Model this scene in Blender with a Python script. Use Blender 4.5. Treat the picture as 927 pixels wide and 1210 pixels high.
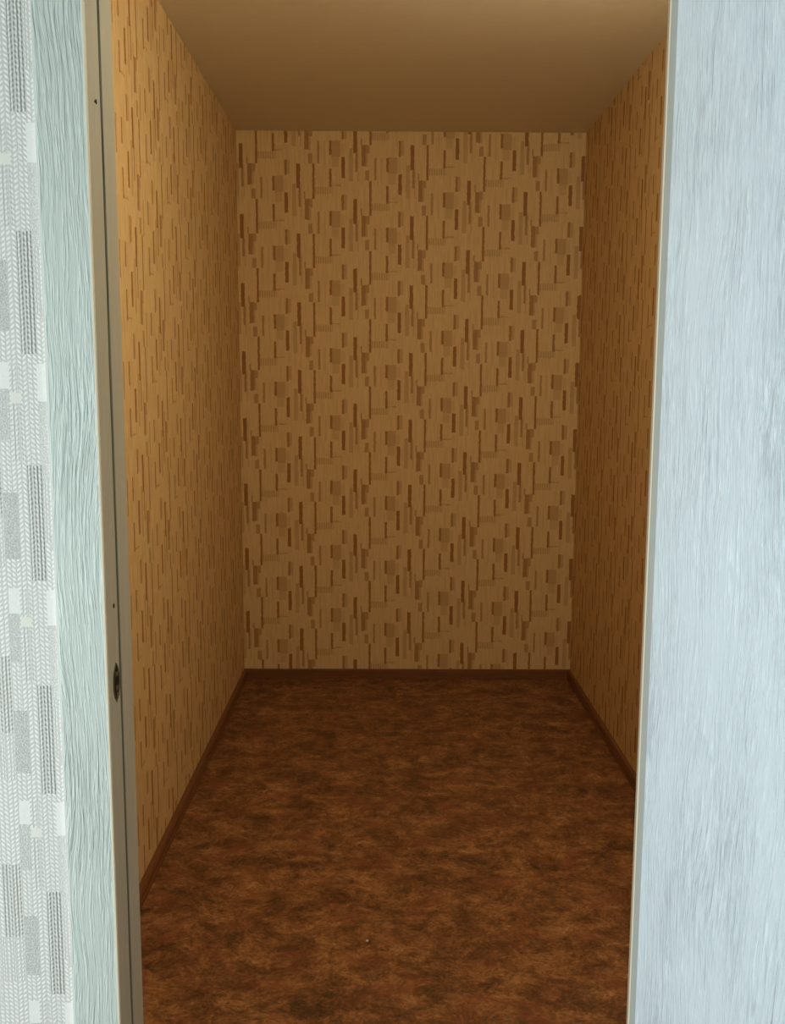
import bpy, bmesh, math, random
from mathutils import Vector, Matrix

scene = bpy.context.scene
for o in list(bpy.data.objects):
    bpy.data.objects.remove(o, do_unlink=True)
col = scene.collection

# ------------------------------------------------------------------ camera
CAM_H = 1.4729
cam_data = bpy.data.cameras.new("camera")
cam_data.sensor_fit = 'HORIZONTAL'
cam_data.sensor_width = 36.0
cam_data.lens = 1138.27 / 927.0 * 36.0
cam_data.clip_start = 0.02
cam = bpy.data.objects.new("camera", cam_data)
col.objects.link(cam)
PITCH, YAW, ROLL = 0.135957, 0.007842, 0.0052317
fwd = Vector((math.sin(YAW) * math.cos(PITCH), math.cos(YAW) * math.cos(PITCH), -math.sin(PITCH)))
right = Vector((math.cos(YAW), -math.sin(YAW), 0))
up = right.cross(fwd)
r2 = right * math.cos(ROLL) + up * math.sin(ROLL)
u2 = -right * math.sin(ROLL) + up * math.cos(ROLL)
cam.matrix_world = Matrix(((r2.x, u2.x, -fwd.x, 0), (r2.y, u2.y, -fwd.y, 0),
                           (r2.z, u2.z, -fwd.z, CAM_H), (0, 0, 0, 1)))
scene.camera = cam

# ------------------------------------------------------------------ world, lights, exposure
world = bpy.data.worlds.new("world")
scene.world = world
world.use_nodes = True
bg = world.node_tree.nodes["Background"]
bg.inputs[0].default_value = (0.72, 0.86, 0.92, 1)
bg.inputs[1].default_value = 1.0

def area_light(name, loc, direction, sx, sy, energy, color):
    d = bpy.data.lights.new(name, 'AREA')
    d.shape = 'RECTANGLE'; d.size = sx; d.size_y = sy
    d.energy = energy; d.color = color
    o = bpy.data.objects.new(name, d); col.objects.link(o)
    o.location = loc
    o.rotation_euler = Vector(direction).to_track_quat('-Z', 'Z').to_euler()
    return o

# daylight of the window in the left wall of the outer room
area_light("window_daylight", (-2.14, -0.15, 0.92), (1, 0, 0), 1.5, 0.95, 72.0, (0.87, 0.99, 1.0))
# warm bulb on the closet side, above the door
ld = bpy.data.lights.new("closet_bulb", 'POINT')
ld.energy = 23.5; ld.color = (0.93, 0.96, 0.77); ld.shadow_soft_size = 0.06
lo = bpy.data.objects.new("closet_bulb", ld); col.objects.link(lo)
lo.location = (0.55, 2.06, 2.34)

vs = scene.view_settings
vs.view_transform = 'Standard'; vs.look = 'None'; vs.gamma = 1.0
vs.use_curve_mapping = False
vs.exposure = 0.0

# ------------------------------------------------------------------ node helpers
def s2l(c):
    c = c / 255.0
    return c / 12.92 if c <= 0.04045 else ((c + 0.055) / 1.055) ** 2.4
def rgb(r, g, b):
    return (s2l(r), s2l(g), s2l(b), 1.0)

class NT:
    def __init__(self, name, rough=0.6, spec=0.3):
        self.m = bpy.data.materials.new(name)
        self.m.use_nodes = True
        self.nt = self.m.node_tree
        self.b = self.nt.nodes["Principled BSDF"]
        self.b.inputs["Roughness"].default_value = rough
        self.b.inputs["Specular IOR Level"].default_value = spec
    def node(self, t, **kw):
        n = self.nt.nodes.new(t)
        for k, v in kw.items():
            setattr(n, k, v)
        return n
    def put(self, sock, v):
        if v is None: return
        if isinstance(v, bpy.types.NodeSocket):
            self.nt.links.new(v, sock)
        else:
            sock.default_value = v
    def math(self, op, a, b=None, c=None, clamp=False):
        n = self.node("ShaderNodeMath", operation=op, use_clamp=clamp)
        for s, v in zip(n.inputs, (a, b, c)): self.put(s, v)
        return n.outputs[0]
    def vec(self, x, y, z=0.0):
        n = self.node("ShaderNodeCombineXYZ")
        for s, v in zip(n.inputs, (x, y, z)): self.put(s, v)
        return n.outputs[0]
    def scale(self, v, s):
        n = self.node("ShaderNodeVectorMath", operation='MULTIPLY')
        self.put(n.inputs[0], v); n.inputs[1].default_value = s
        return n.outputs[0]
    def addv(self, a, b):
        n = self.node("ShaderNodeVectorMath", operation='ADD')
        self.put(n.inputs[0], a); self.put(n.inputs[1], b)
        return n.outputs[0]
    def sep(self, v):
        n = self.node("ShaderNodeSeparateXYZ"); self.put(n.inputs[0], v)
        return n.outputs
    def noise(self, v, scale, detail=2.0, rough=0.5, dist=0.0):
        n = self.node("ShaderNodeTexNoise")
        self.put(n.inputs["Vector"], v)
        n.inputs["Scale"].default_value = scale
        n.inputs["Detail"].default_value = detail
        n.inputs["Roughness"].default_value = rough
        n.inputs["Distortion"].default_value = dist
        return n.outputs["Fac"]
    def mix(self, f, a, b, blend='MIX'):
        n = self.node("ShaderNodeMix", data_type='RGBA', blend_type=blend)
        self.put(n.inputs["Factor"], f)
        self.put(n.inputs[6], a); self.put(n.inputs[7], b)
        return n.outputs[2]
    def ramp(self, f, stops, interp='LINEAR'):
        n = self.node("ShaderNodeValToRGB")
        self.put(n.inputs[0], f)
        e = n.color_ramp.elements
        n.color_ramp.interpolation = interp
        while len(e) > len(stops): e.remove(e[-1])
        while len(e) < len(stops): e.new(0.5)
        for el, (p, c) in zip(e, stops):
            el.position = p
            el.color = c if isinstance(c, tuple) else (c, c, c, 1)
        return n.outputs[0]
    def obj(self):
        return self.node("ShaderNodeTexCoord").outputs["Object"]
    def uv(self):
        return self.node("ShaderNodeTexCoord").outputs["UV"]
    def bump(self, h, strength, dist):
        n = self.node("ShaderNodeBump")
        n.inputs["Strength"].default_value = strength
        n.inputs["Distance"].default_value = dist
        self.put(n.inputs["Height"], h)
        self.nt.links.new(n.outputs[0], self.b.inputs["Normal"])
    def color(self, c): self.put(self.b.inputs["Base Color"], c)
    def rough(self, r): self.put(self.b.inputs["Roughness"], r)
    def rects(self, x, y, items):
        """largest strength of the rectangles (x0, x1, y0, y1, strength) holding (x, y)"""
        acc = None
        for x0, x1, y0, y1, s in items:
            a = self.math('COMPARE', x, (x0 + x1) / 2, (x1 - x0) / 2)
            b = self.math('COMPARE', y, (y0 + y1) / 2, (y1 - y0) / 2)
            a = self.math('MULTIPLY', a, b)
            if acc is None:
                acc = self.math('MULTIPLY', a, s)
            else:
                a = self.math('MULTIPLY', a, s)
                acc = self.math('MAXIMUM', acc, a)
        return acc

def wrap(items):
    """split rectangles so that y lies in 0..1"""
    out = []
    for x0, x1, y0, y1, s in items:
        k = math.floor(y0); y0 -= k; y1 -= k
        if y1 > 1:
            out.append((x0, x1, y0, 1.001, s)); out.append((x0, x1, -0.001, y1 - 1, s))
        else:
            out.append((x0, x1, y0, y1, s))
    return out

# ------------------------------------------------------------------ wallpaper of the closet (printed bars and squares)
PITCHX, PERIOD = 0.265, 0.3165
def closet_paper(name, sq=1.0, rib=0.75):
    m = NT(name, 0.62, 0.25)
    uv = m.uv(); o = m.obj()
    u, v, _ = m.sep(uv)
    wob = m.math('MULTIPLY', m.math('SUBTRACT', m.noise(m.scale(o, (60, 60, 60)), 1.0, 3.0, 0.6), 0.5), 0.030)
    wob2 = m.math('MULTIPLY', m.math('SUBTRACT', m.noise(m.scale(o, (45, 45, 110)), 1.3, 2.0), 0.5), 0.045)
    fu = m.math('FRACT', m.math('ADD', m.math('FRACT', u), wob))
    fv = m.math('FRACT', m.math('ADD', v, wob2))
    def Z(x0, x1, y0, y1, s):       # measured on a 674 x 842 cell, x from 60, y from 155
        return ((x0 - 60) / 674, (x1 - 60) / 674, (y0 - 155) / 842, (y1 - 155) / 842, s)
    dark = wrap([
        Z(368, 396, 155, 332, .92), Z(396, 497, 155, 350, .46 * sq), Z(396, 482, 350, 470, .28 * sq), Z(497, 545, 190, 330, .20 * sq),
        Z(513, 541, 798, 985, .85), Z(541, 578, 800, 975, .40), Z(512, 553, 350, 602, 1.0),
        Z(653, 697, 850, 1142, 1.0), Z(677, 703, 1142, 1365, .72),
        Z(604, 646, 245, 332, .46), Z(600, 650, 332, 640, .40),
        Z(76, 126, 850, 1105, .80), Z(66, 84, 770, 850, .62), Z(126, 170, 850, 948, .60), Z(126, 150, 948, 1105, .40), Z(280, 300, 700, 705, .2), Z(700, 716, 250, 640, .30), Z(306, 322, 160, 470, .22), Z(440, 456, 800, 985, .20), Z(118, 168, 1150, 1270, .62),
        Z(226, 252, 165, 425, .66), Z(169, 195, 430, 850, .95),
        Z(367, 396, 490, 706, .92), Z(396, 505, 681, 697, .50),
    ])
    D = m.rects(fu, fv, dark)
    hatch = m.rects(fu, fv, wrap([Z(192, 405, 705, 792, 1.0)]))
    hs = m.math('ADD', 0.32, m.math('MULTIPLY', m.math('SINE', m.math('MULTIPLY', fu, 150.0)), 0.22))
    D = m.math('MAXIMUM', D, m.math('MULTIPLY', m.math('MULTIPLY', hatch, hs), sq))
    hl = m.rects(fu, fv, wrap([Z(400, 560, 625, 700, 1.0), Z(405, 640, 705, 795, .6)]))
    hls = m.math('MAXIMUM', m.math('MULTIPLY', m.math('SINE', m.math('MULTIPLY', fv, 210.0)), 0.22), 0.0)
    D = m.math('MAXIMUM', D, m.math('MULTIPLY', hl, hls))
    # vertical ribs of the vinyl
    ribs = m.noise(m.vec(m.math('MULTIPLY', u, 52.0), m.math('MULTIPLY', v, 2.4), 0.0), 1.0, 3.0, 0.7)
    ribs = m.math('MULTIPLY', m.math('SUBTRACT', ribs, 0.44), 1.5, None, True)
    fine = m.noise(m.scale(o, (1, 1, 1)), 320.0, 2.0)
    grain = m.math('ADD', 0.78, m.math('MULTIPLY', fine, 0.42))
    D2 = m.math('MULTIPLY', D, grain)
    tot = m.math('MAXIMUM', D2, m.math('MULTIPLY', ribs, rib))
    tint = m.noise(o, 2.3, 2.0)
    base = m.mix(tint, rgb(226, 195, 146), rgb(230, 197, 142))
    m.color(m.mix(tot, base, rgb(160, 110, 60)))
    h = m.math('SUBTRACT', m.math('MULTIPLY', fine, 0.35), tot)
    m.bump(h, 0.35, 0.0018)
    return m.m

# ------------------------------------------------------------------ wallpaper of the outer room (grey and white knit patches)
OUT_PERIOD = 0.3195
PX = 258.0
def outer_paper():
    m = NT("white_grey_knit_wallpaper", 0.6, 0.3)
    uv = m.uv(); o = m.obj()
    d, v, _ = m.sep(uv)               # d: pixels left of the casing, v: pattern periods downwards
    wob = m.math('MULTIPLY', m.math('SUBTRACT', m.noise(m.scale(o, (1, 1, 1)), 130.0, 2.0), 0.5), 1.6)
    dx = m.math('ADD', m.math('MULTIPLY', m.math('FRACT', m.math('DIVIDE', d, 214.0)), 214.0), wob)
    fv = m.math('FRACT', m.math('ADD', v, m.math('MULTIPLY', wob, 0.004)))
    def Q(d0, d1, y0, y1, s): return (d0, d1, y0 / PX, y1 / PX, s)
    # mirrored repeats far left (out of the picture) keep the same character
    far = [(92, 106, 10, 120, .5), (110, 128, 90, 200, .6), (132, 145, -20, 60, .45), (150, 166, 120, 240, .6), (172, 190, 30, 110, .5), (196, 208, 140, 230, .5)]
    grey = wrap([Q(43, 60, 0, 77, .85), Q(47, 60, 141, 198, .75), Q(1, 14, 155, 244, .62), Q(0, 6, 50, 66, .7), Q(74, 86, 192, 215, .55)] + [Q(*f) for f in far])
    ribk = wrap([Q(13, 30, -31, 102, 1.0), Q(60, 84, -66, 27, .85), Q(33, 46, 158, 222, .60), Q(33, 45, 113, 145, .50)])
    vert = wrap([Q(1, 13, -14, 57, 1.0), Q(14, 32, 113, 227, .40), Q(61, 90, 27, 86, .9), Q(48, 60, 200, 258, .55)])
    plain = wrap([Q(46, 60, 111, 141, 1.0), Q(0, 14, 113, 155, 1.0), Q(33, 46, 145, 157, 1.0), Q(43, 60, 0, 77, .8), Q(47, 60, 141, 198, .8), Q(1, 14, 155, 244, .55)])
    cream = wrap([Q(33, 46, 145, 157, 1.0), Q(62, 74, 215, 258, .5)])
    G = m.rects(dx, fv, grey); K = m.rects(dx, fv, ribk); V = m.rects(dx, fv, vert)
    P = m.rects(dx, fv, plain); C = m.rects(dx, fv, cream)
    ypx = m.math('MULTIPLY', v, PX)
    # knit: zigzag columns 7.5 px wide, rows 5.2 px
    jx = m.math('ADD', d, m.math('MULTIPLY', wob, 0.9))
    colid = m.math('FLOOR', m.math('DIVIDE', jx, 6.0))
    hsh = m.math('FRACT', m.math('MULTIPLY', m.math('SINE', m.math('MULTIPLY', colid, 12.9898)), 437.585))
    jy = m.math('MULTIPLY', m.noise(o, 60.0, 2.0, 0.6), 0.8)
    ph = m.math('ADD', m.math('ADD', m.math('DIVIDE', ypx, 5.6), m.math('MULTIPLY', m.math('FRACT', m.math('DIVIDE', jx, 6.0)), m.math('SUBTRACT', m.math('MULTIPLY', m.math('GREATER_THAN', hsh, 0.5), 1.3), 0.65))), m.math('ADD', jy, hsh))
    kn = m.math('ADD', m.math('MULTIPLY', m.math('SINE', m.math('MULTIPLY', ph, 6.2832)), 0.5), 0.5)
    env = m.math('SINE', m.math('MULTIPLY', m.math('FRACT', m.math('DIVIDE', jx, 6.0)), 3.1416))
    kn = m.math('SUBTRACT', 1.0, m.math('MULTIPLY', kn, env))
    lines = m.math('ADD', m.math('MULTIPLY', m.math('SINE', m.math('MULTIPLY', jx, 6.2832 / 4.1)), 0.5), 0.5)
    stip = m.noise(o, 420.0, 2.0, 0.7)
    st = m.ramp(stip, [(0.38, 0.0), (0.62, 1.0)])
    kmask = m.math('SUBTRACT', 1.0, P, None, True)
    a = m.math('MULTIPLY', m.math('MULTIPLY', m.math('POWER', kn, 1.3), kmask), 0.40)
    b = m.math('MULTIPLY', K, m.math('ADD', 0.10, m.math('MULTIPLY', m.math('MULTIPLY', lines, m.math('ADD', 0.4, m.math('MULTIPLY', kn, 0.6))), 0.80)))
    c = m.math('MULTIPLY', V, m.math('MULTIPLY', m.math('POWER', lines, 2.0), 0.46))
    g = m.math('MULTIPLY', G, m.math('ADD', 0.34, m.math('MULTIPLY', st, 0.30)))
    D = m.math('MAXIMUM', m.math('MAXIMUM', a, b), m.math('MAXIMUM', c, g))
    D = m.math('MAXIMUM', D, m.math('MULTIPLY', P, 0.10))
    D = m.math('ADD', D, m.math('MULTIPLY', m.math('SUBTRACT', stip, 0.5), 0.22), None, True)
    base = m.mix(m.math('MULTIPLY', C, 0.45), rgb(247, 249, 246), rgb(238, 234, 218))
    m.color(m.mix(D, base, rgb(116, 118, 114)))
    m.bump(m.math('SUBTRACT', 1.0, D), 0.8, 0.0016)
    return m.m

# ------------------------------------------------------------------ embossed wood laminate, local X across, Z along the grain
def wood_laminate(name, c_light, c_groove, emb=1.0, rough=0.42, seed=0.0):
    m = NT(name, rough, 0.45)
    o = m.addv(m.obj(), (seed, seed * 0.7, seed * 1.3))
    x, y, z = m.sep(o)
    xx = m.math('ADD', x, y)
    big = m.noise(m.vec(m.math('MULTIPLY', xx, 7.0), 0.0, m.math('MULTIPLY', z, 2.2)), 1.0, 2.0, 0.5)
    flow = m.math('MULTIPLY', m.math('SUBTRACT', big, 0.5), 0.075)
    xf = m.math('ADD', xx, flow)
    pa = m.noise(m.vec(m.math('MULTIPLY', xf, 230.0), 0.0, m.math('MULTIPLY', z, 9.0)), 1.0, 2.0, 0.55)
    pb = m.noise(m.vec(m.math('MULTIPLY', xf, 330.0), 3.0, m.math('MULTIPLY', z, 26.0)), 1.0, 2.0, 0.6)
    sel = m.noise(m.vec(m.math('MULTIPLY', xx, 14.0), 7.0, m.math('MULTIPLY', z, 3.5)), 1.0, 2.0)
    amt = m.ramp(sel, [(0.34, 0.12), (0.66, 1.0)])
    ga = m.ramp(pa, [(0.37, 1.0), (0.47, 0.0)])
    gb = m.ramp(pb, [(0.34, 1.0), (0.47, 0.0)])
    hi = m.math('MULTIPLY', m.ramp(pa, [(0.50, 0.0), (0.60, 1.0)]), m.ramp(pb, [(0.42, 0.0), (0.60, 1.0)]))
    gr = m.math('MULTIPLY', m.math('ADD', m.math('MULTIPLY', ga, 0.7), m.math('MULTIPLY', gb, 0.5)), amt, None, True)
    cloud = m.noise(m.vec(m.math('MULTIPLY', xx, 9.0), 1.0, m.math('MULTIPLY', z, 5.0)), 1.0, 2.0)
    base = m.mix(m.math('MULTIPLY', cloud, 0.5), c_light, tuple(a * 0.9 + b * 0.1 for a, b in zip(c_light, c_groove)))
    base = m.mix(m.math('MULTIPLY', hi, 0.75 * emb), base, tuple(min(1, a * 1.22) for a in c_light[:3]) + (1,))  # highlights on the embossed ridges put into the colour
    m.color(m.mix(m.math('MULTIPLY', gr, 0.50 * emb, None, True), base, c_groove))  # grain grooves, with the shade of the relief mixed into their colour
    m.bump(m.math('SUBTRACT', m.math('MULTIPLY', hi, 0.6), gr), 0.9 * emb, 0.0018)
    return m.m

def floor_lino():
    m = NT("brown_mottled_linoleum", 0.5, 0.3)
    o = m.obj()
    p = m.scale(o, (0.80, 1.0, 1.0))
    w = m.noise(p, 5.0, 3.0, 0.6)
    pw = m.addv(p, m.vec(m.math('MULTIPLY', w, 0.10), m.math('MULTIPLY', m.noise(m.addv(p, (4, 2, 0)), 6.0, 3.0), 0.10), 0.0))
    n1 = m.noise(pw, 9.0, 7.0, 0.70, 0.2)
    n2 = m.noise(m.addv(pw, (3.1, 7.7, 0)), 26.0, 7.0, 0.76, 0.2)
    n3 = m.noise(m.addv(pw, (9.1, 1.7, 0)), 110.0, 5.0, 0.75, 0.1)
    n = m.math('ADD', m.math('ADD', m.math('MULTIPLY', n1, 0.36), m.math('MULTIPLY', n2, 0.34)), m.math('MULTIPLY', n3, 0.32))
    c = m.ramp(n, [(0.40, rgb(58, 38, 24)), (0.47, rgb(104, 67, 41)), (0.52, rgb(136, 90, 56)), (0.57, rgb(168, 117, 75)), (0.65, rgb(204, 156, 106))])
    red = m.ramp(m.noise(m.addv(pw, (1.3, 5.1, 0)), 10.0, 3.0, 0.6), [(0.50, 0.0), (0.66, 1.0)])
    c = m.mix(m.math('MULTIPLY', red, 0.50), c, rgb(128, 70, 46))
    grn = m.ramp(m.noise(m.addv(pw, (8.3, 2.1, 0)), 17.0, 4.0, 0.65), [(0.56, 0.0), (0.70, 1.0)])
    c = m.mix(m.math('MULTIPLY', grn, 0.50), c, rgb(70, 54, 26))
    blk = m.ramp(m.noise(m.addv(pw, (2.9, 9.9, 0)), 60.0, 4.0, 0.7), [(0.60, 0.0), (0.72, 1.0)])
    c = m.mix(m.math('MULTIPLY', blk, 0.55), c, rgb(40, 24, 14))
    m.color(c)
    m.bump(n3, 0.12, 0.001)
    return m.m

def ceiling_paint():
    m = NT("cream_ceiling_paper", 0.8, 0.2)
    o = m.obj()
    n = m.noise(m.scale(o, (1, 2.2, 1)), 22.0, 4.0, 0.6)
    m.color(m.mix(n, rgb(232, 221, 198), rgb(222, 209, 184)))
    m.bump(m.noise(m.scale(o, (1, 2.5, 1)), 60.0, 3.0), 0.2, 0.003)
    return m.m

def simple(name, c1, c2, scale=(8, 8, 8), rough=0.5, spec=0.4, metal=0.0, bump=0.1, bscale=90.0):
    m = NT(name, rough, spec)
    o = m.obj()
    n = m.noise(m.scale(o, scale), 1.0, 3.0, 0.6)
    m.color(m.mix(n, c1, c2))
    m.b.inputs["Metallic"].default_value = metal
    m.bump(m.noise(o, bscale, 2.0), bump, 0.001)
    return m.m

M_PEACH = closet_paper("peach_bar_wallpaper")
M_PEACH_SIDE = closet_paper("peach_bar_wallpaper_grazing", 0.42, 1.3)  # same paper, its grazing-angle look put into the colour: fainter squares, stronger ribs
M_KNIT = outer_paper()
M_CASING = wood_laminate("pale_grey_green_wood_laminate", rgb(206, 218, 213), rgb(140, 158, 154), 0.68, 0.45, 0.37)
M_LEAF = wood_laminate("pale_blue_grey_wood_laminate", rgb(214, 227, 237), rgb(152, 170, 180), 0.82, 0.36, 2.1)
M_BAND = simple("grey_edge_band", rgb(176, 182, 178), rgb(160, 166, 164), (60, 60, 4), 0.45)
M_CREAM = simple("cream_edging", rgb(236, 226, 204), rgb(222, 210, 186), (60, 60, 4), 0.4)
M_JAMB = simple("beige_grey_jamb_laminate", rgb(186, 178, 160), rgb(156, 148, 132), (300, 300, 7), 0.5)
M_SEAL = simple("dark_olive_rubber_seal", rgb(112, 108, 80), rgb(92, 88, 66), (40, 40, 8), 0.6)
M_SKIRT = simple("brown_skirting_plastic", rgb(138, 86, 51), rgb(98, 61, 36), (6, 6, 160), 0.42)
M_LINO = floor_lino()
M_CEIL = ceiling_paint()
M_STEEL = simple("worn_brass_strike_plate", rgb(132, 118, 92), rgb(96, 84, 62), (90, 90, 90), 0.4, 0.5, 0.7)
M_DARK = simple("dark_mortise", rgb(38, 30, 22), rgb(24, 18, 14), (60, 60, 60), 0.8, 0.2)
M_WHITE = simple("white_window_frame", rgb(232, 232, 228), rgb(222, 222, 218), (9, 9, 9), 0.4)
M_PLASTER = simple("white_added_shell", rgb(196, 196, 190), rgb(186, 186, 180), (5, 5, 5), 0.8)
M_GLASS = NT("window_glass", 0.02, 0.5)
M_GLASS.b.inputs["Transmission Weight"].default_value = 1.0
M_GLASS.color((0.95, 0.98, 0.97, 1)); M_GLASS = M_GLASS.m

# ------------------------------------------------------------------ mesh helpers
def link(name, bm, mats, parent=None, loc=(0, 0, 0), rotz=0.0, kind='structure', label=None, smooth=False):
    bmesh.ops.recalc_face_normals(bm, faces=bm.faces)
    me = bpy.data.meshes.new(name)
    bm.to_mesh(me); bm.free()
    for mt in (mats if isinstance(mats, (list, tuple)) else [mats]):
        me.materials.append(mt)
    if smooth:
        for p in me.polygons: p.use_smooth = True
    o = bpy.data.objects.new(name, me)
    col.objects.link(o)
    o.location = loc
    o.rotation_euler = (0, 0, rotz)
    if parent is not None:
        o.parent = parent
    elif kind:
        o["kind"] = kind
    if label: o["label"] = label
    return o

def box(bm, x0, x1, y0, y1, z0, z1, bevel=0.0, mi=0):
    vs_ = [bm.verts.new(p) for p in ((x0, y0, z0), (x1, y0, z0), (x1, y1, z0), (x0, y1, z0),
                                     (x0, y0, z1), (x1, y0, z1), (x1, y1, z1), (x0, y1, z1))]
    fs = [bm.faces.new([vs_[i] for i in q]) for q in ((0, 3, 2, 1), (4, 5, 6, 7), (0, 1, 5, 4), (1, 2, 6, 5), (2, 3, 7, 6), (3, 0, 4, 7))]
    for f in fs: f.material_index = mi
    if bevel > 0:
        es = list({e for f in fs for e in f.edges})
        bmesh.ops.bevel(bm, geom=es, offset=bevel, segments=3, affect='EDGES', profile=0.5)

def prism_z(bm, pts, z0, z1):
    """polygon pts in x, y extruded along z"""
    a = [bm.verts.new((x, y, z0)) for x, y in pts]
    b = [bm.verts.new((x, y, z1)) for x, y in pts]
    n = len(pts)
    bm.faces.new(a[::-1]); bm.faces.new(b)
    for i in range(n):
        bm.faces.new((a[i], a[(i + 1) % n], b[(i + 1) % n], b[i]))

def papered_face(bm, uvl, axis, const, a0, a1, z0, z1, start, phases, flip, mi=0):
    """a wall face cut at the paper repeat; UV = (column + fraction, periods below the first square)"""
    k0 = math.floor((a0 - start) / PITCHX)
    cuts = [a0] + [start + PITCHX * k for k in range(k0 + 1, k0 + 40) if a0 + 1e-4 < start + PITCHX * k < a1 - 1e-4] + [a1]
    for c0, c1 in zip(cuts, cuts[1:]):
        k = math.floor(((c0 + c1) / 2 - start) / PITCHX)
        ph = phases[k % len(phases)]
        P = []
        for a, z in ((c0, z0), (c1, z0), (c1, z1), (c0, z1)):
            p = (a, const, z) if axis == 'x' else (const, a, z)
            f = (a - start) / PITCHX - k
            f = min(max(f, 0.0005), 0.9995)
            P.append((p, (k + (1 - f if flip else f), (ph - z) / PERIOD)))
        vv = [bm.verts.new(p) for p, _ in P]
        f = bm.faces.new(vv); f.material_index = mi
        for l, (_, t) in zip(f.loops, P): l[uvl].uv = t

def papered_wall(name, axis, face, back, a0, a1, z0, z1, start, phases, flip, label):
    bm = bmesh.new(); uvl = bm.loops.layers.uv.new("UVMap")
    papered_face(bm, uvl, axis, face, a0, a1, z0, z1, start, phases, flip)
    lo_, hi = min(face, back), max(face, back)
    # body of the wall behind the papered face
    def P(a, d, z): return (a, d, z) if axis == 'x' else (d, a, z)
    q = [P(a0, face, z0), P(a1, face, z0), P(a1, back, z0), P(a0, back, z0), P(a0, face, z1), P(a1, face, z1), P(a1, back, z1), P(a0, back, z1)]
    v = [bm.verts.new(p) for p in q]
    for idx in ((0, 3, 2, 1), (4, 5, 6, 7), (1, 2, 6, 5), (2, 3, 7, 6), (3, 0, 4, 7)):
        bm.faces.new([v[i] for i in idx])
    bmesh.ops.remove_doubles(bm, verts=bm.verts, dist=1e-5)
    return link(name, bm, M_PEACH if axis == "x" else M_PEACH_SIDE, label=label)

# ------------------------------------------------------------------ the closet shell
XL, XR, YB, ZC = -0.6958, 0.9248, 4.6528, 2.6125
YF0, YF1 = 1.352, 1.462          # the partition: outer and inner face
back_ph = {-3: 2.50, -2: 2.412, -1: 2.571, 0: 2.496, 1: 2.3405, 2: 2.607, 3: 2.4523, 4: 2.60}
papered_wall("wall_back", 'x', YB, YB + 0.1, XL, XR, 0, ZC, -0.122 - 3 * PITCHX,
             [back_ph[k] for k in range(-3, 5)], False, "far closet wall in peach wallpaper with brown bars and squares")
papered_wall("wall_left", 'y', XL, XL - 0.1, YF1, YB + 0.1, 0, ZC, YF1, [2.43, 2.58, 2.51, 2.36, 2.47, 2.30, 2.55, 2.41, 2.48, 2.33, 2.50, 2.37, 2.44], False,
             "closet wall on the left in peach wallpaper, brighter near the door")
papered_wall("wall_right", 'y', XR, XR + 0.1, YF1, YB + 0.1, 0, ZC, YF1, [2.52, 2.36, 2.44, 2.29, 2.57, 2.40, 2.35, 2.50, 2.46, 2.31, 2.53, 2.37, 2.42], True,
             "closet wall on the right in peach wallpaper, beside the open door")

bm = bmesh.new(); box(bm, -2.3, 2.1, -2.7, YB + 0.1, -0.08, 0.0)
link("floor", bm, M_LINO, label="brown mottled linoleum floor")
bm = bmesh.new(); box(bm, XL - 0.1, XR + 0.1, YF1, YB + 0.1, ZC, ZC + 0.1)
link("ceiling", bm, M_CEIL, label="plain cream closet ceiling")

# the partition with the doorway: piers and lintel, knit paper outside, peach paper inside
XJ0, XJ1, ZHEAD = -0.3977, 0.4060, 2.06       # clear opening between the jambs
JT = 0.028                                     # jamb board thickness
bm = bmesh.new(); uvl = bm.loops.layers.uv.new("UVMap")
D0 = -0.4668                                   # outer edge of the left casing
def outer_uv(x, z):
    return ((D0 - x) * 846.0, (1.3133 - z) / OUT_PERIOD)
def pier(x0, x1, z0, z1):
    vv = [bm.verts.new(p) for p in ((x0, YF0, z0), (x1, YF0, z0), (x1, YF0, z1), (x0, YF0, z1),
                                    (x0, YF1, z0), (x1, YF1, z0), (x1, YF1, z1), (x0, YF1, z1))]
    for q, mi in (((0, 1, 2, 3), 0), ((5, 4, 7, 6), 1), ((4, 0, 3, 7), 1), ((1, 5, 6, 2), 1), ((3, 2, 6, 7), 1), ((0, 4, 5, 1), 1)):
        f = bm.faces.new([vv[i] for i in q]); f.material_index = mi
        for l in f.loops:
            x, y, z = l.vert.co
            l[uvl].uv = outer_uv(x, z) if mi == 0 else ((x + y) / PITCHX, (2.5 - z) / PERIOD)
pier(-2.2, XJ0 - JT, 0, 2.7)
pier(XJ1 + JT, 2.0, 0, 2.7)
pier(XJ0 - JT, XJ1 + JT, ZHEAD + JT, 2.7)
link("wall_front", bm, [M_KNIT, M_PEACH], label="partition wall in white and grey knit patterned wallpaper beside the doorway")

# ------------------------------------------------------------------ skirting boards (profile: foot, flat face, groove, rounded top)
SK = 0.047
prof = [(0, 0), (0.017, 0), (0.017, 0.010), (0.0150, 0.012), (0.0150, 0.031), (0.0128, 0.033), (0.0128, 0.036), (0.0145, 0.038), (0.0135, 0.0425), (0.009, 0.0465), (0.0035, SK), (0, SK)]
def skirting(name, frm, to, inward, label):
    frm, to, inward = Vector(frm), Vector(to), Vector(inward)
    bm = bmesh.new()
    a = [bm.verts.new(frm + inward * d + Vector((0, 0, z))) for d, z in prof]
    b = [bm.verts.new(to + inward * d + Vector((0, 0, z))) for d, z in prof]
    n = len(prof)
    bm.faces.new(a); bm.faces.new(b[::-1])
    for i in range(n): bm.faces.new((a[i], b[i], b[(i + 1) % n], a[(i + 1) % n]))
    return link(name, bm, M_SKIRT, label=label)
skirting("baseboard_back", (XL, YB, 0), (XR, YB, 0), (0, -1, 0), "brown skirting board along the far closet wall")
skirting("baseboard_left", (XL, YF1, 0), (XL, YB - 0.017, 0), (1, 0, 0), "brown skirting board along the left closet wall")
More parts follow.
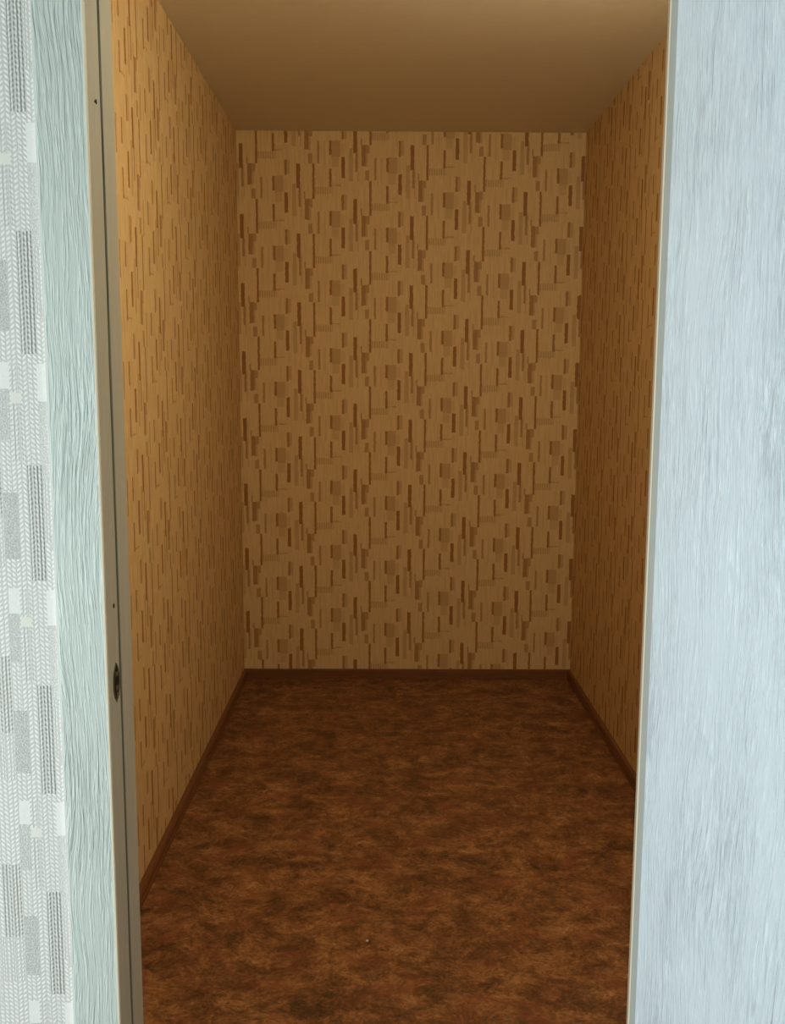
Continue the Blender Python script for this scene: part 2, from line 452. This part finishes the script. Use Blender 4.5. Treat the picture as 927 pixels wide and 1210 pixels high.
skirting("baseboard_right", (XR, YF1, 0), (XR, YB - 0.017, 0), (-1, 0, 0), "brown skirting board along the right closet wall")

# ------------------------------------------------------------------ door frame
YC = 1.3428                       # front of the casing
CW = XJ0 - D0                     # casing width
CT = YF0 - YC
def casing(name, x0, x1, z0, z1, label, inner=0):
    bm = bmesh.new()
    xm, zm = (x0 + x1) / 2, z0
    box(bm, x0 - xm, x1 - xm, 0, CT, 0, z1 - z0, 0.0022)
    o = link(name, bm, M_CASING, loc=(xm, YC, zm), label=label)
    if inner:
        bm = bmesh.new()
        xe = (x1 - xm) if inner > 0 else (x0 - xm)
        box(bm, xe - 0.0030, xe + 0.0004, -0.0006, 0.0042, 0.002, z1 - z0 - 0.002, 0.0006)
        link("edge_lip", bm, M_CREAM, parent=o, label="cream edge of the casing")
        bm = bmesh.new()
        xo = (x0 - xm) if inner > 0 else (x1 - xm)
        box(bm, xo - 0.0012, xo + 0.0010, 0.0006, CT, 0.002, z1 - z0 - 0.002, 0.0004)
        link("outer_lip", bm, M_WHITE, parent=o, label="white outer edge of the casing")
    return o
casing("trim_1", D0, XJ0, 0, ZHEAD + CW, "pale grey-green wood grain casing on the left of the doorway", 1)
casing("trim_2", XJ1 + 0.012, XJ1 + 0.012 + CW, 0, ZHEAD + CW, "pale casing on the right of the doorway behind the open door")
casing("trim_3", XJ0 + 0.0005, XJ1 + 0.0115, ZHEAD, ZHEAD + CW, "pale casing over the doorway")

STOP_Y = 1.407
def jamb(name, xin, sgn, label):
    """upright of the frame; sgn = direction from the board into the opening"""
    bm = bmesh.new()
    x0, x1 = sorted((xin, xin - sgn * JT))
    box(bm, x0, x1, YC + 0.004 if sgn > 0 else YF0, YF1 + 0.002, 0, ZHEAD, 0.0012)
    o = link(name, bm, M_JAMB, label=label)
    bm = bmesh.new()
    s0, s1 = sorted((xin, xin + sgn * 0.003))
    box(bm, s0, s1, STOP_Y, YF1 + 0.003, 0, ZHEAD, 0.0010)
    link("door_stop", bm, M_JAMB, parent=o)
    # rubber seal along the stop, slightly uneven
    bm = bmesh.new()
    rnd = random.Random(5)
    n = 40; prev = None
    for i in range(n + 1):
        z = ZHEAD * i / n
        w = 0.0002 + rnd.uniform(-0.0004, 0.0006)
        dx = rnd.uniform(-0.0004, 0.0004)
        ring = [bm.verts.new((xin + sgn * t, y, z)) for t, y in ((0, STOP_Y - w - 0.002 + dx), (0.0010, STOP_Y - w - 0.0012 + dx), (0.0018, STOP_Y - 0.0002), (0.0, STOP_Y - 0.0001))]
        if prev:
            for k in range(4): bm.faces.new((prev[k], prev[(k + 1) % 4], ring[(k + 1) % 4], ring[k]))
        else: bm.faces.new(ring)
        prev = ring
    bm.faces.new(prev[::-1])
    link("rubber_seal", bm, M_SEAL, parent=o, label="dark rubber seal")
    return o
jl = jamb("trim_4", XJ0, 1, "beige-grey door jamb with a small strike plate, left of the doorway")
jr = jamb("trim_5", XJ1, -1, "narrow beige-grey door jamb seen as a sliver beside the open door")
bm = bmesh.new(); box(bm, XJ0 + 0.0005 - JT, XJ1 - 0.0005 + JT, YF0, YF1 + 0.002, ZHEAD + 0.0005, ZHEAD + JT, 0.001)
link("trim_6", bm, M_JAMB, label="beige-grey head of the door frame")

# strike plate: pointed oval rim around a flat dark face for the shaded mortise, two small catches in it
def pointed(w, h, n=10):
    pts = []
    for i in range(n):
        t = -1 + 2 * i / n
        pts.append((w * (1 - abs(t) ** 2.6), t * h))
    for i in range(n):
        t = 1 - 2 * i / n
        pts.append((-w * (1 - abs(t) ** 2.6), t * h))
    return pts
PY, PZ = 1.3848, 1.0268
def flat_ring(bm, outer, inner, x0, x1):
    n = len(outer)
    A = [bm.verts.new((x1, y, z)) for y, z in outer]; B = [bm.verts.new((x1, y, z)) for y, z in inner]
    C = [bm.verts.new((x0, y, z)) for y, z in outer]; Dv = [bm.verts.new((x0, y, z)) for y, z in inner]
    for i in range(n):
        j = (i + 1) % n
        bm.faces.new((A[i], A[j], B[j], B[i])); bm.faces.new((C[i], C[j], A[j], A[i])); bm.faces.new((B[i], B[j], Dv[j], Dv[i]))
bm = bmesh.new()
flat_ring(bm, pointed(0.0155, 0.0300), pointed(0.0120, 0.0265), 0.0, 0.0012)
plate = link("strike_plate", bm, M_STEEL, parent=jl, loc=(XJ0, PY, PZ), label="dark worn strike plate")
bm = bmesh.new()
pp = pointed(0.0122, 0.0268)
bm.faces.new([bm.verts.new((0.0003, y, z)) for y, z in pp])  # flat face, the shade inside the hole is put into its colour
o_ = link("mortise", bm, M_DARK, parent=plate, label="latch hole as a flat dark face")
for dz, dy in ((0.0125, 0.001), (-0.0085, 0.001), (-0.0195, 0.003)):
    bm = bmesh.new()
    box(bm, 0.0002, 0.0022, dy - 0.0055, dy + 0.0062, dz - 0.0036, dz + 0.0036, 0.0012)
    link("catch", bm, M_STEEL, parent=plate)
def hole(y, z, r, name):
    bm = bmesh.new()
    bmesh.ops.create_cone(bm, cap_ends=True, segments=12, radius1=r, radius2=r * 0.8, depth=0.0014)
    bmesh.ops.rotate(bm, verts=bm.verts, cent=(0, 0, 0), matrix=Matrix.Rotation(math.radians(90), 3, 'Y'))
    link(name, bm, M_DARK, parent=jl, loc=(XJ0, y, z), label="small dark screw head")
hole(1.386, 1.1425, 0.0042, "screw")
hole(1.385, 1.8484, 0.0040, "screw")
hole(1.3790, 1.8470, 0.0020, "screw")

# ------------------------------------------------------------------ the open door, hinged on the right jamb and swung towards the viewer
OPEN = math.radians(115)
LW, LT, LH = 0.80, 0.044, 2.035
door = bpy.data.objects.new("door_1", None)
col.objects.link(door)
door.location = (XJ1, YC, 0.012)
# local frame: +X runs along the leaf away from the hinge, +Y is the thickness towards the closet side
# closed leaf points to -X world; rotating by (180 deg + OPEN) with a mirrored thickness keeps the inner face to the viewer
door.rotation_euler = (0, 0, math.pi + OPEN)
door["kind"] = "structure"
door["label"] = "pale blue-grey wood grain door leaf standing open on the right"
# in this frame the inner face lies at y = -LT
bm = bmesh.new()
box(bm, 0.0155, LW, -LT, 0.0, 0, LH, 0.0016)
link("leaf", bm, M_LEAF, parent=door)
bm = bmesh.new()
box(bm, 0.0035, 0.0155, -LT + 0.0012, -0.0005, 0, LH, 0.0006)
link("edge_band", bm, M_BAND, parent=door, label="grey edge band")
bm = bmesh.new()
box(bm, 0.0, 0.0035, -LT + 0.0004, -0.0005, 0, LH, 0.0009)
link("edge_strip", bm, M_CREAM, parent=door, label="cream edge strip")
# shallow raised bead of the lower panel, bending into the picture at the lower right
bm = bmesh.new()
path = []
for i in range(13):
    t = i / 12
    path.append((0.268 - 0.020 * (1 - (1 - t) ** 2), 0.765 - 0.5 * t))
for i in range(12): pass
pv = None
for k_, (x, z) in enumerate(path):
    tp = min(1.0, 0.15 + k_ * 0.4)
    ring = [bm.verts.new((x + a * tp, -LT - b * tp, z)) for a, b in ((-0.003, -0.0002), (-0.0012, 0.0012), (0.0012, 0.0012), (0.003, -0.0002))]
    if pv:
        for k in range(4): bm.faces.new((pv[k], pv[(k + 1) % 4], ring[(k + 1) % 4], ring[k]))
    else: bm.faces.new(ring)
    pv = ring
bm.faces.new(pv[::-1])
link("panel_bead", bm, M_LEAF, parent=door, smooth=True)

# ------------------------------------------------------------------ added shell of the unseen outer room, there for the daylight, and its window
def plain_wall(name, x0, x1, y0, y1, z0, z1, mat, label):
    bm = bmesh.new(); box(bm, x0, x1, y0, y1, z0, z1)
    return link(name, bm, mat, label=label)
plain_wall("ceiling_added", -2.2, 2.0, -2.6, YF0, 2.6125, 2.7, M_PLASTER, "added white ceiling of the unseen outer room")
plain_wall("wall_added_right", 2.0, 2.1, -2.7, YF1, 0, 2.7, M_PLASTER, "added white wall of the unseen outer room on the right")
plain_wall("wall_added_rear", -2.2, 2.0, -2.7, -2.6, 0, 2.7, M_PLASTER, "added white wall of the unseen outer room behind the viewer")
WY0, WY1, WZ0, WZ1 = -0.95, 0.65, 0.40, 1.45
bm = bmesh.new()
for y0, y1, z0, z1 in ((-2.7, WY0, 0, 2.7), (WY1, YF1, 0, 2.7), (WY0, WY1, 0, WZ0), (WY0, WY1, WZ1, 2.7)):
    box(bm, -2.3, -2.2, y0, y1, z0, z1)
link("wall_added_left", bm, M_PLASTER, label="added white wall of the unseen outer room with a window")
win = bpy.data.objects.new("window_1", None); col.objects.link(win)
win.location = (-2.25, (WY0 + WY1) / 2, WZ0); win["kind"] = "structure"
win["label"] = "white window of the outer room, out of the picture on the left"
hw, wh = (WY1 - WY0) / 2, WZ1 - WZ0
for y0, y1, z0, z1 in ((-hw, -hw + .06, 0, wh), (hw - .06, hw, 0, wh), (-hw + .06, hw - .06, 0, .06), (-hw + .06, hw - .06, wh - .06, wh), (-.03, .03, .06, wh - .06)):
    bm = bmesh.new(); box(bm, -.03, .03, y0, y1, z0, z1, 0.004)
    link("window_frame", bm, M_WHITE, parent=win)
for y0, y1 in ((-hw + .06, -.03), (.03, hw - .06)):
    bm = bmesh.new(); box(bm, -.004, .004, y0, y1, .06, wh - .06)
    link("pane", bm, M_GLASS, parent=win)

# ------------------------------------------------------------------ a tiny white crumb lying on the linoleum
bm = bmesh.new()
bmesh.ops.create_icosphere(bm, subdivisions=2, radius=0.0034)
rc = random.Random(3)
for v in bm.verts:
    v.co *= rc.uniform(0.8, 1.2); v.co.z *= 0.7
zmin = min(v.co.z for v in bm.verts)
for v in bm.verts: v.co.z -= zmin
crumb = link("plaster_crumb", bm, M_WHITE, loc=(-0.0424, 2.3735, 0.0), kind=None, label="tiny white crumb of plaster lying on the brown linoleum floor")
crumb["category"] = "crumb"
